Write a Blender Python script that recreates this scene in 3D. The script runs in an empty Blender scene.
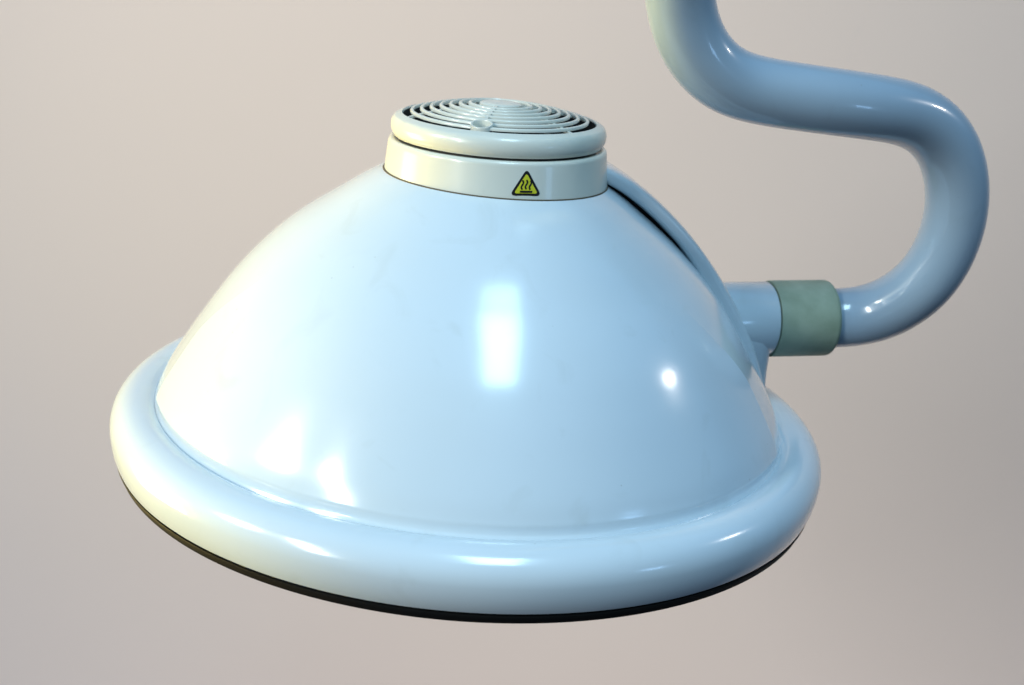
import bpy, bmesh, math, random
from mathutils import Matrix, Vector
random.seed(7)
S = bpy.context.scene
COL = S.collection
R = math.radians

# ------------------------------------------------------------------ camera
cam_d = bpy.data.cameras.new('camera')
cam = bpy.data.objects.new('camera', cam_d); COL.objects.link(cam)
cam.location = (0, 0, 1.6)
cam.rotation_euler = (R(90 - 12), 0, 0)
cam_d.sensor_width = 36.0
cam_d.lens = 36.0 * 1500 / 1024
cam_d.clip_start = 0.02; cam_d.clip_end = 100
cam_d.dof.use_dof = True; cam_d.dof.focus_distance = 0.93; cam_d.dof.aperture_fstop = 9.0
S.camera = cam

# ------------------------------------------------------------------ world
w = bpy.data.worlds.new('World'); S.world = w; w.use_nodes = True
wn = w.node_tree; bgn = wn.nodes['Background']
tc = wn.nodes.new('ShaderNodeTexCoord'); sp = wn.nodes.new('ShaderNodeSeparateXYZ')
mr = wn.nodes.new('ShaderNodeMapRange'); cr = wn.nodes.new('ShaderNodeValToRGB')
wn.links.new(tc.outputs['Generated'], sp.inputs[0]); wn.links.new(sp.outputs['Z'], mr.inputs['Value'])
mr.inputs['From Min'].default_value = -1; mr.inputs['From Max'].default_value = 1
wn.links.new(mr.outputs[0], cr.inputs[0]); wn.links.new(cr.outputs[0], bgn.inputs[0])
cr.color_ramp.elements[0].position = 0.30; cr.color_ramp.elements[0].color = (0.03, 0.03, 0.035, 1)
cr.color_ramp.elements[1].position = 0.80; cr.color_ramp.elements[1].color = (0.24, 0.52, 0.92, 1)
e = cr.color_ramp.elements.new(0.50); e.color = (0.045, 0.075, 0.13, 1)
bgn.inputs[1].default_value = 0.55

# ------------------------------------------------------------------ lamps of the room, and two added wall fills
def area(name, loc, target, sx, sy, power, color, shape='RECTANGLE', roll=0.0, spread=180):
    d = bpy.data.lights.new(name, 'AREA'); d.shape = shape
    d.size = sx; d.size_y = sy; d.energy = power; d.color = color; d.spread = R(spread)
    o = bpy.data.objects.new(name, d); COL.objects.link(o)
    o.location = loc
    q = (Vector(target) - Vector(loc)).to_track_quat('-Z', 'Y')
    o.rotation_euler = (q.to_matrix() @ Matrix.Rotation(roll, 3, 'Z')).to_euler()
    return o
CTR = (-0.03, 1.0, 1.4)
DAY = (0.52, 0.82, 1.0)
WARM = (0.98, 1.0, 0.86)
area('ceiling_panel_light', (0.35, -0.03, 2.75), (0.35, 0.0, 0.0), 0.36, 0.84, 17.5, DAY, roll=R(9))
area('window_light', (-1.95, 0.06, 2.24), CTR, 0.44, 0.46, 19, WARM, 'ELLIPSE')
area('narrow_window_light', (-1.51, -0.71, 2.08), CTR, 0.24, 0.95, 22, (0.95, 1.0, 0.98), roll=R(20))
area('small_spot_light', (1.79, 1.02, 2.14), CTR, 0.15, 0.08, 2.0, (1.0, 0.97, 0.93), 'ELLIPSE')
area('monitor_light', (1.33, 0.06, 1.34), CTR, 0.18, 0.14, 0.6, (0.35, 0.62, 1.0))
area('warm_lamp_light', (-1.70, 1.25, 1.25), (0.05, 0.90, 1.50), 0.7, 0.7, 13, (1.0, 0.76, 0.22), spread=95)
area('added_wall_wash', (-0.30, 0.55, 2.55), (-0.30, 1.55, 2.30), 1.3, 0.25, 5.0, (1.0, 0.88, 0.80), spread=105)  # added fill aimed at the wall alone, no real fixture
area('added_wall_uplight', (0.05, 0.70, 0.05), (0.05, 1.95, 0.42), 2.0, 0.2, 5.0, (1.0, 0.83, 0.70), spread=110)  # unseen uplight added to warm the lower wall, not a real floor lamp

S.view_settings.view_transform = 'Standard'; S.view_settings.look = 'None'
S.view_settings.exposure = 0.0; S.view_settings.gamma = 1.0
S.view_settings.use_curve_mapping = False

# ------------------------------------------------------------------ materials
def mat(name, color, rough=0.3, coat=0.0, mottle=0.03, scale=30, speck=0.0, spec=0.5, bump=0.0, color2=None, metal=0.0, coat_rough=0.03):
    m = bpy.data.materials.new(name); m.use_nodes = True
    nt = m.node_tree; b = nt.nodes['Principled BSDF']; L = nt.links
    g = nt.nodes.new('ShaderNodeTexCoord')
    n = nt.nodes.new('ShaderNodeTexNoise'); n.inputs['Scale'].default_value = scale; n.inputs['Detail'].default_value = 6
    L.new(g.outputs['Object'], n.inputs['Vector'])
    rp = nt.nodes.new('ShaderNodeValToRGB')
    c2 = color2 or tuple(c * (1 - mottle * 2) for c in color)
    rp.color_ramp.elements[0].position = 0.3; rp.color_ramp.elements[0].color = (*c2, 1)
    rp.color_ramp.elements[1].position = 0.7; rp.color_ramp.elements[1].color = (*color, 1)
    L.new(n.outputs['Fac'], rp.inputs[0])
    out = rp.outputs[0]
    if speck:
        v = nt.nodes.new('ShaderNodeTexVoronoi'); v.inputs['Scale'].default_value = 80
        L.new(g.outputs['Object'], v.inputs['Vector'])
        ma = nt.nodes.new('ShaderNodeMapRange'); L.new(v.outputs['Distance'], ma.inputs['Value'])
        ma.inputs['From Min'].default_value = 0.03; ma.inputs['From Max'].default_value = 0.055
        ma.inputs['To Min'].default_value = speck; ma.inputs['To Max'].default_value = 0
        # only some of the cells carry a speck
        s2 = nt.nodes.new('ShaderNodeSeparateColor'); L.new(v.outputs['Color'], s2.inputs[0])
        gt = nt.nodes.new('ShaderNodeMath'); gt.operation = 'GREATER_THAN'; gt.inputs[1].default_value = 0.72
        L.new(s2.outputs[0], gt.inputs[0])
        mu = nt.nodes.new('ShaderNodeMath'); mu.operation = 'MULTIPLY'; L.new(ma.outputs[0], mu.inputs[0]); L.new(gt.outputs[0], mu.inputs[1])
        mx = nt.nodes.new('ShaderNodeMix'); mx.data_type = 'RGBA'
        L.new(mu.outputs[0], mx.inputs['Factor']); L.new(out, mx.inputs[6]); mx.inputs[7].default_value = (0.20, 0.19, 0.15, 1)
        # faint handling marks, here and there
        n5 = nt.nodes.new('ShaderNodeTexNoise'); n5.inputs['Scale'].default_value = 26; n5.inputs['Detail'].default_value = 7; n5.inputs['Distortion'].default_value = 1.2
        L.new(g.outputs['Object'], n5.inputs['Vector'])
        m5 = nt.nodes.new('ShaderNodeMapRange'); m5.inputs['From Min'].default_value = 0.60; m5.inputs['From Max'].default_value = 0.78
        m5.inputs['To Max'].default_value = 0.22; L.new(n5.outputs['Fac'], m5.inputs['Value'])
        mx2 = nt.nodes.new('ShaderNodeMix'); mx2.data_type = 'RGBA'
        L.new(m5.outputs[0], mx2.inputs['Factor']); L.new(mx.outputs[2], mx2.inputs[6])
        mx2.inputs[7].default_value = (color[0] * 0.72, color[1] * 0.70, color[2] * 0.62, 1)
        out = mx2.outputs[2]
    L.new(out, b.inputs['Base Color'])
    b.inputs['Roughness'].default_value = rough
    b.inputs['Metallic'].default_value = metal
    b.inputs['Specular IOR Level'].default_value = spec
    b.inputs['Coat Weight'].default_value = coat; b.inputs['Coat Roughness'].default_value = coat_rough
    if coat:
        # handling smears: the gloss varies a little from place to place
        n3 = nt.nodes.new('ShaderNodeTexNoise'); n3.inputs['Scale'].default_value = 14; n3.inputs['Detail'].default_value = 8; n3.inputs['Roughness'].default_value = 0.65
        L.new(g.outputs['Object'], n3.inputs['Vector'])
        m3 = nt.nodes.new('ShaderNodeMapRange'); m3.inputs['From Min'].default_value = 0.35; m3.inputs['From Max'].default_value = 0.70
        m3.inputs['To Min'].default_value = coat_rough * 0.75; m3.inputs['To Max'].default_value = coat_rough * 1.7
        L.new(n3.outputs['Fac'], m3.inputs['Value']); L.new(m3.outputs[0], b.inputs['Coat Roughness'])
        # orange peel of the sprayed paint
        n4 = nt.nodes.new('ShaderNodeTexNoise'); n4.inputs['Scale'].default_value = 190; n4.inputs['Detail'].default_value = 1
        L.new(g.outputs['Object'], n4.inputs['Vector'])
        b4 = nt.nodes.new('ShaderNodeBump'); b4.inputs['Strength'].default_value = 0.06; b4.inputs['Distance'].default_value = 0.0005
        L.new(n4.outputs['Fac'], b4.inputs['Height']); L.new(b4.outputs[0], b.inputs['Coat Normal'])
    if bump:
        n2 = nt.nodes.new('ShaderNodeTexNoise'); n2.inputs['Scale'].default_value = scale * 1.0; n2.inputs['Detail'].default_value = 3
        L.new(g.outputs['Object'], n2.inputs['Vector'])
        bp = nt.nodes.new('ShaderNodeBump'); bp.inputs['Strength'].default_value = bump; bp.inputs['Distance'].default_value = 0.002
        L.new(n2.outputs['Fac'], bp.inputs['Height']); L.new(bp.outputs[0], b.inputs['Normal'])
    return m
ENAMEL = mat('blue_white_enamel', (0.645, 0.73, 0.78), rough=0.18, coat=0.6, coat_rough=0.10, color2=(0.625, 0.70, 0.73), scale=7, speck=0.3)
PIPE = mat('pipe_enamel', (0.33, 0.42, 0.50), rough=0.22, coat=0.6, mottle=0.04, scale=14, speck=0.35)
CREAM = mat('aged_cream_plastic', (0.68, 0.69, 0.61), rough=0.26, coat=0.2, mottle=0.03, scale=25, speck=0.3)
BLACK = mat('black_rubber_and_shade', (0.007, 0.007, 0.007), rough=0.6, spec=0.2, mottle=0.1, scale=60)
CAVITY = mat('cavity_shade', (0.006, 0.007, 0.008), rough=0.8)
SLEEVE = mat('grey_green_rubber', (0.39, 0.45, 0.34), rough=0.55, color2=(0.24, 0.30, 0.21), scale=38, bump=0.15, spec=0.35, speck=0.6)
YELLOW = mat('sign_yellow', (0.62, 0.60, 0.03), rough=0.35, mottle=0.02)
INK = mat('sign_black', (0.012, 0.012, 0.012), rough=0.35)
WALLM = mat('painted_wall', (0.66, 0.590, 0.560), rough=0.85, mottle=0.012, scale=2.0, spec=0.2)

# ------------------------------------------------------------------ helpers
def link(name, bm, m, parent=None, smooth=True, angle=None):
    me = bpy.data.meshes.new(name)
    bmesh.ops.recalc_face_normals(bm, faces=bm.faces)
    for f in bm.faces: f.smooth = smooth
    if angle:
        for ed in bm.edges:
            if len(ed.link_faces) == 2 and ed.calc_face_angle(0) > R(angle): ed.smooth = False
    bm.to_mesh(me); bm.free()
    for k in (m if isinstance(m, (list, tuple)) else [m]): me.materials.append(k)
    o = bpy.data.objects.new(name, me); COL.objects.link(o)
    if parent: o.parent = parent
    return o
def spin(bm, prof, n=192, closed=False, M=None, cap_ends=False):
    """revolve (radius, height) points about the local Z axis"""
    rings = []
    for r, h in prof:
        if r < 1e-6:
            rings.append([bm.verts.new((0, 0, h))])
        else:
            rings.append([bm.verts.new((r * math.sin(2 * math.pi * i / n), -r * math.cos(2 * math.pi * i / n), h)) for i in range(n)])
    ks = range(len(rings)) if closed else range(len(rings) - 1)
    for k in ks:
        a, b = rings[k], rings[(k + 1) % len(rings)]
        for i in range(n):
            j = (i + 1) % n
            if len(a) == 1 and len(b) == 1: continue
            if len(a) == 1: bm.faces.new((a[0], b[i], b[j]))
            elif len(b) == 1: bm.faces.new((a[i], a[j], b[0]))
            else: bm.faces.new((a[i], a[j], b[j], b[i]))
    if M: bmesh.ops.transform(bm, matrix=M, verts=[v for rg in rings for v in rg])
def arc(cx, cy, rx, ry, t0, t1, n):
    return [(cx + rx * math.cos(R(t0 + (t1 - t0) * i / n)), cy + ry * math.sin(R(t0 + (t1 - t0) * i / n))) for i in range(n + 1)]
def crom(pts, n):
    """Catmull-Rom through the points"""
    P = [Vector(p) for p in pts]; P = [2 * P[0] - P[1]] + P + [2 * P[-1] - P[-2]]
    out = []
    for i in range(1, len(P) - 2):
        a, b, c, d = P[i - 1:i + 3]
        for k in range(n):
            t = k / n
            out.append(0.5 * (2 * b + (c - a) * t + (2 * a - 5 * b + 4 * c - d) * t * t + (3 * b - a - 3 * c + d) * t ** 3))
    out.append(P[-2]); return out
def sweep(bm, path, radius, n=48):
    """round pipe along a path, parallel-transported frame"""
    T = [(path[min(i + 1, len(path) - 1)] - path[max(i - 1, 0)]).normalized() for i in range(len(path))]
    u = T[0].orthogonal().normalized(); prev = None
    for i, p in enumerate(path):
        u = (u - T[i] * u.dot(T[i])).normalized(); v = T[i].cross(u)
        rr = radius(i / (len(path) - 1)) if callable(radius) else radius
        ring = [bm.verts.new(p + rr * (math.cos(2 * math.pi * k / n) * u + math.sin(2 * math.pi * k / n) * v)) for k in range(n)]
        if prev:
            for k in range(n): bm.faces.new((prev[k], prev[(k + 1) % n], ring[(k + 1) % n], ring[k]))
        else: bm.faces.new(ring[::-1])
        prev = ring
    bm.faces.new(prev)
def sstep(a, b, x):
    t = min(1, max(0, (x - a) / (b - a))); return t * t * (3 - 2 * t)

# ------------------------------------------------------------------ setting: the wall behind
bm = bmesh.new()
WY = 2.0
for x, z in ((-4, -0.5), (4, -0.5), (4, 3.5), (-4, 3.5)): bm.verts.new((x, WY, z))
bm.faces.new(bm.verts)
g = bmesh.ops.extrude_face_region(bm, geom=bm.faces[:])
bmesh.ops.translate(bm, vec=(0, 0.12, 0), verts=[v for v in g['geom'] if isinstance(v, bmesh.types.BMVert)])
wall = link('wall', bm, WALLM, smooth=False)
wall['kind'] = 'structure'; wall['label'] = 'plain warm grey painted wall behind the lamp'; wall['category'] = 'wall'

# ------------------------------------------------------------------ the lamp
lamp = bpy.data.objects.new('operating_lamp', None); COL.objects.link(lamp)
LM = Matrix(((0.99579, 0.02926, 0.08686, -0.02901), (-0.01906, 0.99306, -0.11607, 1.04083), (-0.08965, 0.11393, 0.98944, 1.33534), (0, 0, 0, 1)))
lamp.matrix_world = LM
lamp['label'] = 'glossy pale blue domed lamp head with vented cap, hanging from a bent pipe arm'
lamp['category'] = 'lamp'
INV = LM.inverted()

# --- dome shell: revolved, with a crease either side where the front panel is let in
DK = [(0.2222, -0.0030), (0.2213, -0.0006), (0.2204, 0.0012), (0.2194, 0.0030), (0.2183, 0.0057), (0.2168, 0.0095), (0.2116, 0.0213), (0.1990, 0.0425), (0.1855, 0.0638), (0.1709, 0.085),
      (0.1530, 0.1062), (0.1303, 0.1275), (0.1024, 0.1487), (0.0900, 0.1577), (0.0800, 0.1640), (0.0740, 0.1671), (0.0660, 0.1704)]
prof = [(p.x, p.y) for p in crom([(a, b, 0) for a, b in DK], 8)]
def crease_phi(h):
    return 71.5 - 13 * sstep(0.05, 0.125, h) if h > 0.0 else 71.5
def dome_row(r, h):
    pc = crease_phi(h)
    A = 0.0034 * sstep(0.0025, 0.010, h) * (1 - sstep(0.055, 0.125, h))
    fr = []
    N = 420
    for i in range(N + 1):
        s = -1 + 2 * i / N
        s = math.copysign(1 - (1 - abs(s)) ** 1.25, s)
        ph = pc * s
        d = pc - abs(ph)
        fr.append((ph, r + A * (0.5 + 0.5 * math.exp(-d / 14.0))))
    st = 0.25
    bk = []
    for i in range(280):
        t = i / 279; u = 2 * t - 1; t = 0.5 + 0.5 * math.copysign(1 - (1 - abs(u)) ** 1.7, u)
        ph = pc + st + (360 - 2 * pc - 2 * st) * t
        bk.append((ph, r + A * math.exp(-(min(ph, 360 - ph) - pc) / 6.0)))
    return fr + bk
def crown_tilt(x, y, h):
    # the crown is a touch out of square, like the collar sitting on it
    return sstep(0.115, 0.168, h) * ((0.050 if y < 0 else 0.012) * -y + 0.0190 * x)
bm = bmesh.new(); prev = None
for r, h in prof:
    row = [bm.verts.new((q * math.sin(R(p)), -q * math.cos(R(p)), h + crown_tilt(q * math.sin(R(p)), -q * math.cos(R(p)), h))) for p, q in dome_row(r, h)]
    if prev:
        n = len(row)
        for i in range(n): bm.faces.new((prev[i], prev[(i + 1) % n], row[(i + 1) % n], row[i]))
    prev = row
dome = link('dome_shell', bm, ENAMEL, lamp)

# --- rim
rp = [(0.205, -0.012), (0.205, -0.0012), (0.2185, -0.0004), (0.2208, 0.0006)] + arc(0.2305, -0.0158, 0.0195, 0.0195, 108, 0, 26) + arc(0.2305, -0.0158, 0.0195, 0.0300, -4, -35, 12) + [(0.2452, -0.0336), (0.2300, -0.0337), (0.2300, -0.012)]
bm = bmesh.new(); spin(bm, rp, 720, closed=True)
rim = link('rim', bm, ENAMEL, lamp, angle=40)
# --- black seal and the lens cover under the rim
sp_ = [(0.2340, -0.0330), (0.2435, -0.0337), (0.2435, -0.0345), (0.2460, -0.0349), (0.2461, -0.0358), (0.2440, -0.0404), (0.2410, -0.0416), (0.228, -0.0434), (0.12, -0.041), (0.0, -0.040)]
bm = bmesh.new(); spin(bm, sp_, 256)
seal = link('rubber_seal', bm, BLACK, lamp, angle=40)

# --- cap assembly on the crown (very slightly out of square with the dome)
c, s = math.cos(-0.0176), math.sin(-0.0176); c2, s2 = math.cos(-0.0235), math.sin(-0.0235)
Mx = Matrix(((c, 0, s), (0, 1, 0), (-s, 0, c)))            # roll
Mt = Matrix(((1, 0, 0), (0, c2, -s2), (0, s2, c2)))        # tilt
CM = Matrix.Translation((0.0014, 0, 0.2937)) @ (Mx @ Mt).to_4x4() @ Matrix.Translation((0, 0, -0.2937))
bandp = [(0.060, 0.158), (0.0763, 0.158), (0.0758, 0.1662), (0.0754, 0.1690)] + [(0.0738, 0.1862)] + arc(0.0712, 0.1868, 0.0025, 0.0030, 5, 90, 6) + [(0.0690, 0.1896), (0.0682, 0.1890), (0.0600, 0.1890)]
bm = bmesh.new(); spin(bm, bandp, 160, M=CM)
band = link('collar', bm, CREAM, lamp, angle=45)
# fine line of grime where the collar sits on the shell
def dome_h(r):
    for (r0, h0), (r1, h1) in zip(prof, prof[1:]):
        if h1 > 0.1 and r1 <= r <= r0: return h0 + (h1 - h0) * (r0 - r) / (r0 - r1)
    return prof[-1][1]
cen = CM @ Vector((0, 0, 0.168))
bm = bmesh.new(); prev = first = None
for k in range(161):
    t = 2 * math.pi * k / 160; u = Vector((math.cos(t), math.sin(t), 0))
    q = cen + u * 0.0760; q.z = dome_h(math.hypot(q.x, q.y)); q.z += crown_tilt(q.x, q.y, q.z)
    ring = [bm.verts.new(q + 0.0006 * (math.cos(a) * u + math.sin(a) * Vector((0, 0, 1)))) for a in [math.pi * m_ / 4 for m_ in range(8)]] if k < 160 else first
    if prev:
        for m_ in range(8): bm.faces.new((prev[m_], prev[(m_ + 1) % 8], ring[(m_ + 1) % 8], ring[m_]))
    else: first = ring
    prev = ring
link('collar_seal', bm, mat('grime_brown', (0.10, 0.075, 0.04), rough=0.6), lamp)
# neck in the gap
bm = bmesh.new(); spin(bm, [(0.0655, 0.1845), (0.0655, 0.1955)], 128, M=CM)
link('neck', bm, mat('neck_grey', (0.045, 0.04, 0.035), rough=0.4), lamp)
# cap ring
cp = [(0.0640, 0.1935), (0.0692, 0.1912), (0.0700, 0.1913)] + arc(0.0682, 0.1980, 0.0043, 0.0068, -60, 75, 16) + [(0.0668, 0.2056), (0.0655, 0.2062), (0.0650, 0.2055), (0.0648, 0.1960)]
bm = bmesh.new(); spin(bm, cp, 160, closed=True, M=CM)
cap = link('vent_cap', bm, CREAM, lamp, angle=50)
# cavity: near-black lining, painted shade behind the slats
bm = bmesh.new(); spin(bm, [(0.0645, 0.2050), (0.0643, 0.1945), (0.0625, 0.1900), (0.0625, 0.1730), (0.0, 0.1730)], 96, M=CM)
link('vent_cavity', bm, CAVITY, lamp)
# grille: concentric rings, radial bars, hub, screw boss
def gh(r): return 0.2062 + 0.0100 * (1 - (r / 0.0652) ** 2)
bm = bmesh.new()
RH = 0.0140
NR = 7; pitch = (0.0652 - RH) / (NR + 1)
for k in range(1, NR + 1):
    rr = RH + pitch * k; h = gh(rr); wd = 0.00112
    spin(bm, [(rr - wd, h - 0.0019), (rr + wd, h - 0.0019), (rr + wd, h - 0.0005), (rr + wd * 0.65, h), (rr - wd * 0.65, h + 0.0002), (rr - wd, h - 0.0003)], 360, closed=True, M=CM)
BC = CM @ (Vector((math.sin(R(-10)), -math.cos(R(-10)), 0)) * 0.0560 + Vector((0, 0, gh(0.056))))
bmesh.ops.delete(bm, geom=[v for v in bm.verts if (v.co.xy - BC.xy).length < 0.0064], context='VERTS')
spin(bm, [(0, gh(0) - 0.003), (0, gh(0)), (RH * 0.6, gh(RH * 0.6)), (RH * 0.93, gh(RH)), (RH, gh(RH) - 0.0008), (RH, gh(RH) - 0.0055), (RH * .9, gh(RH) - 0.0055)], 96, M=CM)
for a in (-10, 50, 110, 170, 230, 290):
    hw = 0.0012; vs = []
    d = Vector((math.sin(R(a)), -math.cos(R(a)), 0)); t = Vector((-d.y, d.x, 0))
    r0, r1 = RH * 0.9, (0.0652 if a != -10 else 0.0495)
    top = -0.0016 if a != -10 else -0.0003
    nseg = 10; prev = None
    for i in range(nseg + 1):
        rr = r0 + (r1 - r0) * i / nseg
        quad = [bm.verts.new(CM @ (d * rr + t * sx * hw + Vector((0, 0, gh(rr) + z)))) for sx, z in ((-1, top), (1, top), (1, -0.0034), (-1, -0.0034))]
        if prev:
            for q in range(4): bm.faces.new((prev[q], prev[(q + 1) % 4], quad[(q + 1) % 4], quad[q]))
        prev = quad
link('grille', bm, CREAM, lamp, angle=50)
# screw boss: a short tube standing in the grille
d = Vector((math.sin(R(-10)), -math.cos(R(-10)), 0)); ctr = d * 0.0560
bm = bmesh.new()
hb = gh(0.056)
spin(bm, [(0.0055, hb - 0.006), (0.0074, hb - 0.006), (0.0074, hb + 0.0002), (0.0070, hb + 0.0009), (0.0060, hb + 0.0009), (0.0055, hb + 0.0002), (0.0055, hb - 0.0085), (0.0, hb - 0.0085)], 48, M=CM @ Matrix.Translation(ctr + Vector((0, 0, hb))) @ Matrix.Rotation(math.atan(0.263), 4, Vector((-d.y, d.x, 0)).cross(Vector((0, 0, 1))).cross(Vector((0, 0, 1))) * -1) @ Matrix.Translation((0, 0, -hb)))
link('screw_boss', bm, CREAM, lamp, angle=40)

# --- warning label wrapped on the collar
def on_band(u, v, lift):
    """u metres round the collar, v metres up it"""
    rr = 0.0754 - (v - 0.1690) * 0.1067 + lift
    ph = R(16.6) + u / 0.0745
    return CM @ Vector((rr * math.sin(ph), -rr * math.cos(ph), v))
def tri(scale, rad, cx, cy, n=10):
    """rounded triangle outline"""
    hgt = 0.0172 * scale; hb2 = 0.0104 * scale
    P = [Vector((-hb2, -hgt * 0.40)), Vector((hb2, -hgt * 0.40)), Vector((0, hgt * 0.60))]
    out = []
    for i in range(3):
        a, b, cc = P[i - 1], P[i], P[(i + 1) % 3]
        d1 = (a - b).normalized(); d2 = (cc - b).normalized(); ang = d1.angle(d2)
        l = rad / math.tan(ang / 2); p1 = b + d1 * l; p2 = b + d2 * l
        for k in range(n + 1):
            t = k / n; q = (1 - t) ** 2 * p1 + 2 * t * (1 - t) * b + t * t * p2; out.append((q.x + cx, q.y + cy))
    return out
LC = 0.1757
bm = bmesh.new()
def patch(outline, lift, mi):
    cx = sum(p[0] for p in outline) / len(outline); cy = sum(p[1] for p in outline) / len(outline)
    rings = []
    for f in (1.0, 0.66, 0.33):
        rings.append([bm.verts.new(on_band(cx + (x - cx) * f, cy + (y - cy) * f, lift)) for x, y in outline])
    cv = bm.verts.new(on_band(cx, cy, lift)); n = len(outline)
    fs = []
    for a, b in zip(rings, rings[1:]):
        for i in range(n): fs.append(bm.faces.new((a[i], a[(i + 1) % n], b[(i + 1) % n], b[i])))
    for i in range(n): fs.append(bm.faces.new((rings[-1][i], rings[-1][(i + 1) % n], cv)))
    base = [bm.verts.new(on_band(x, y, -0.0006)) for x, y in outline]
    for i in range(n): fs.append(bm.faces.new((base[i], base[(i + 1) % n], rings[0][(i + 1) % n], rings[0][i])))
    for f in fs: f.material_index = mi
patch(tri(1.0, 0.0022, 0, LC), 0.00030, 0)
patch(tri(0.74, 0.0011, 0, LC - 0.0003), 0.00045, 1)
def stroke(pts, wd):
    out = []
    L_, R_ = [], []
    for i, p in enumerate(pts):
        a = pts[max(i - 1, 0)]; b = pts[min(i + 1, len(pts) - 1)]
        dx, dy = b[0] - a[0], b[1] - a[1]; l = math.hypot(dx, dy); nx, ny = -dy / l * wd, dx / l * wd
        L_.append((p[0] + nx, p[1] + ny)); R_.append((p[0] - nx, p[1] - ny))
    for i in range(len(pts) - 1):
        f = bm.faces.new([bm.verts.new(on_band(x, y, 0.0006)) for x, y in (L_[i], L_[i + 1], R_[i + 1], R_[i])]); f.material_index = 0
for k in (-1, 0, 1):
    stroke([(k * 0.0026 + 0.00062 * math.sin(2 * math.pi * i / 16 + math.pi), LC - 0.0026 + 0.0058 * i / 16 - abs(k) * 0.0003) for i in range(17)], 0.00052)
stroke([(-0.0040 + 0.0080 * i / 8, LC - 0.0042) for i in range(9)], 0.00062)
link('warning_label', bm, [INK, YELLOW], lamp, smooth=False)

# --- yoke rib over the shell at the arm side, and the arm socket
AZ = R(104)                                            # from the front, towards the arm
ed = Vector((math.sin(AZ), -math.cos(AZ), 0)); et = Vector((-ed.y, ed.x, 0)); ez = Vector((0, 0, 1))
outer = [(0.0700, 0.1815), (0.0804, 0.1790), (0.0960, 0.1715), (0.1132, 0.1594), (0.1313, 0.1445), (0.1495, 0.1275), (0.1692, 0.1032), (0.1815, 0.0861), (0.1944, 0.0665), (0.2040, 0.0480), (0.2100, 0.0300), (0.2150, 0.0140)]
oc = [(p.x, p.y) for p in crom([(a, b, 0) for a, b in outer], 12)]
for _ in range(240):
    oc = [oc[0]] + [(oc[i][0] * 0.5 + (oc[i - 1][0] + oc[i + 1][0]) * 0.25, oc[i][1] * 0.5 + (oc[i - 1][1] + oc[i + 1][1]) * 0.25) for i in range(1, len(oc) - 1)] + [oc[-1]]
bm = bmesh.new(); prev = None
bm2 = bmesh.new(); prev2 = None
NO = len(oc)
for i, (r, h) in enumerate(oc):
    a = oc[max(i - 1, 0)]; b = oc[min(i + 1, NO - 1)]
    tx, tz = b[0] - a[0], b[1] - a[1]; l = math.hypot(tx, tz); nx, nz = -tz / l, tx / l          # outward is (−tz, tx) rotated
    if nx < 0: nx, nz = -nx, -nz
    f = i / (NO - 1)
    th = 0.0122 + 0.006 * sstep(0.40, 0.62, f)
    hw = 0.0265 + 0.003 * sstep(0.5, 0.8, f)
    ring = []
    # rounded section: crown on the outside, flat underneath
    for k in range(72):
        t = 2 * math.pi * k / 72
        cu = math.copysign(abs(math.cos(t)) ** 0.55, math.cos(t)); sv = math.copysign(abs(math.sin(t)) ** 0.55, math.sin(t))
        off = -th * 0.5 + th * 0.5 * sv
        p = ed * (r + nx * off) + ez * (h + nz * off) + et * (hw * cu)
        ring.append(bm.verts.new(p))
    if prev:
        for k in range(72): bm.faces.new((prev[k], prev[(k + 1) % 72], ring[(k + 1) % 72], ring[k]))
    else: bm.faces.new(ring)
    prev = ring
    # black strip added between rib and shell, its colour standing in for shadow
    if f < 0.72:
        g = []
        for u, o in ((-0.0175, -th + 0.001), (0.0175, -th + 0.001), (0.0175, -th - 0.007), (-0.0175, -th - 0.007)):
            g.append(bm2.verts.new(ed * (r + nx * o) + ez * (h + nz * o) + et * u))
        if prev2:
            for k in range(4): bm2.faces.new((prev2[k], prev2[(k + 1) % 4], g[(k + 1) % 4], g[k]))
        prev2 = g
bm.faces.new(prev[::-1])
yoke = link('yoke', bm, ENAMEL, lamp, angle=60)
link('yoke_gap_shade', bm2, BLACK, lamp, smooth=False)

# socket: short cylinder out of the yoke with a tapering web below
TUBE = [(0.09709999999999999, 0.9121, 1.7755999999999998), (0.1001, 0.9421, 1.6556), (0.1021, 0.9532, 1.6354), (0.1047, 0.9641, 1.6145), (0.1111, 0.9718, 1.593), (0.1231, 0.9782, 1.5753), (0.1397, 0.9838, 1.5631), (0.1597, 0.9907, 1.5567), (0.2036, 0.9966, 1.551), (0.2382, 1.0088, 1.5458), (0.2611, 1.0224, 1.5424), (0.2793, 1.0313, 1.5365), (0.2952, 1.0391, 1.5251), (0.3073, 1.0466, 1.5073), (0.3141, 1.0528, 1.4836), (0.3141, 1.0596, 1.458), (0.3082, 1.0642, 1.4364), (0.2986, 1.0676, 1.4184), (0.2868, 1.0749, 1.4046), (0.2706, 1.0837, 1.3925), (0.2508, 1.0924, 1.386)]
sock = lambda r, h: ed * r + ez * h
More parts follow.
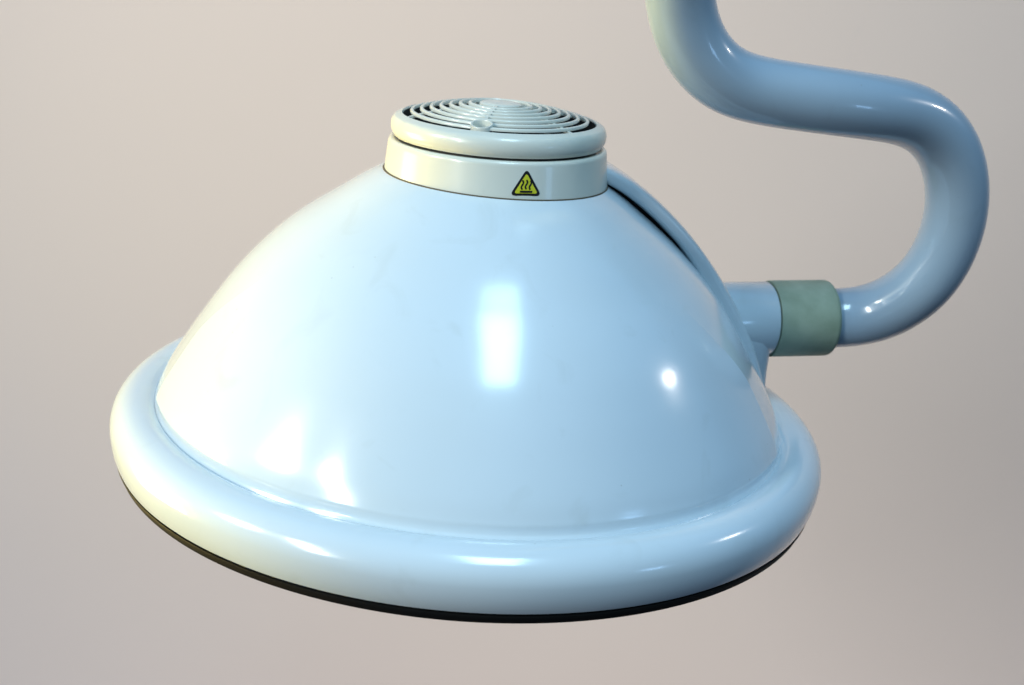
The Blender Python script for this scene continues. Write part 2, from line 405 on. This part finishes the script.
s0, s1, s2_, s3 = sock(0.165, 0.0648), sock(0.2165, 0.0664), sock(0.2172, 0.0664), sock(0.2640, 0.0680)
ax = (s3 - s0).normalized()
def along(bm, prof_, origin):
    """revolve (radius, distance) about the socket axis"""
    q = ax.to_track_quat('Z', 'Y').to_matrix().to_4x4()
    spin(bm, prof_, 72, M=Matrix.Translation(origin) @ q)
Ls = (s1 - s0).length
bm = bmesh.new(); along(bm, [(0.0272, 0), (0.0272, Ls - 0.0015), (0.0262, Ls), (0, Ls)], s0)
n = 28; prev = None
for k in range(19):
    f = k / 18
    h = 0.068 - 0.060 * f
    re = 0.2170 - 0.0005 * f + 0.0045 * f * f; hw = 0.0268 - 0.011 * sstep(0.0, 1.0, f)
    r0 = 0.196
    ring = []
    for j in range(n):
        t = 2 * math.pi * j / n
        cu = math.copysign(abs(math.cos(t)) ** 0.6, math.cos(t)); sv = math.copysign(abs(math.sin(t)) ** 0.6, math.sin(t))
        ring.append(bm.verts.new(ed * (r0 + (re - r0) * cu) + et * (hw * sv) + ez * h))
    if prev:
        for j in range(n): bm.faces.new((prev[j], prev[(j + 1) % n], ring[(j + 1) % n], ring[j]))
    prev = ring
link('arm_socket', bm, ENAMEL, lamp, angle=40)
bm = bmesh.new(); L3 = (s3 - s2_).length
along(bm, [(0.020, 0.0), (0.0278, 0.0), (0.0281, 0.001)] + [(0.0281, L3 - 0.004)] + arc(0.0241, L3 - 0.004, 0.004, 0.004, 0, 80, 8) + [(0.0200, L3)], s2_)
link('sleeve', bm, SLEEVE, lamp, angle=40)

# pipe arm
tl = [INV @ Vector(p) for p in TUBE] + [s3 - ax * 0.012, s3 - ax * 0.036]
path = crom(tl, 7)
# iron out digitising wobble
for _ in range(40):
    path = [path[0]] + [path[i] * 0.5 + (path[i - 1] + path[i + 1]) * 0.25 for i in range(1, len(path) - 1)] + [path[-1]]
bm = bmesh.new(); sweep(bm, path, 0.0220)
link('pipe_arm', bm, PIPE, lamp, angle=60)
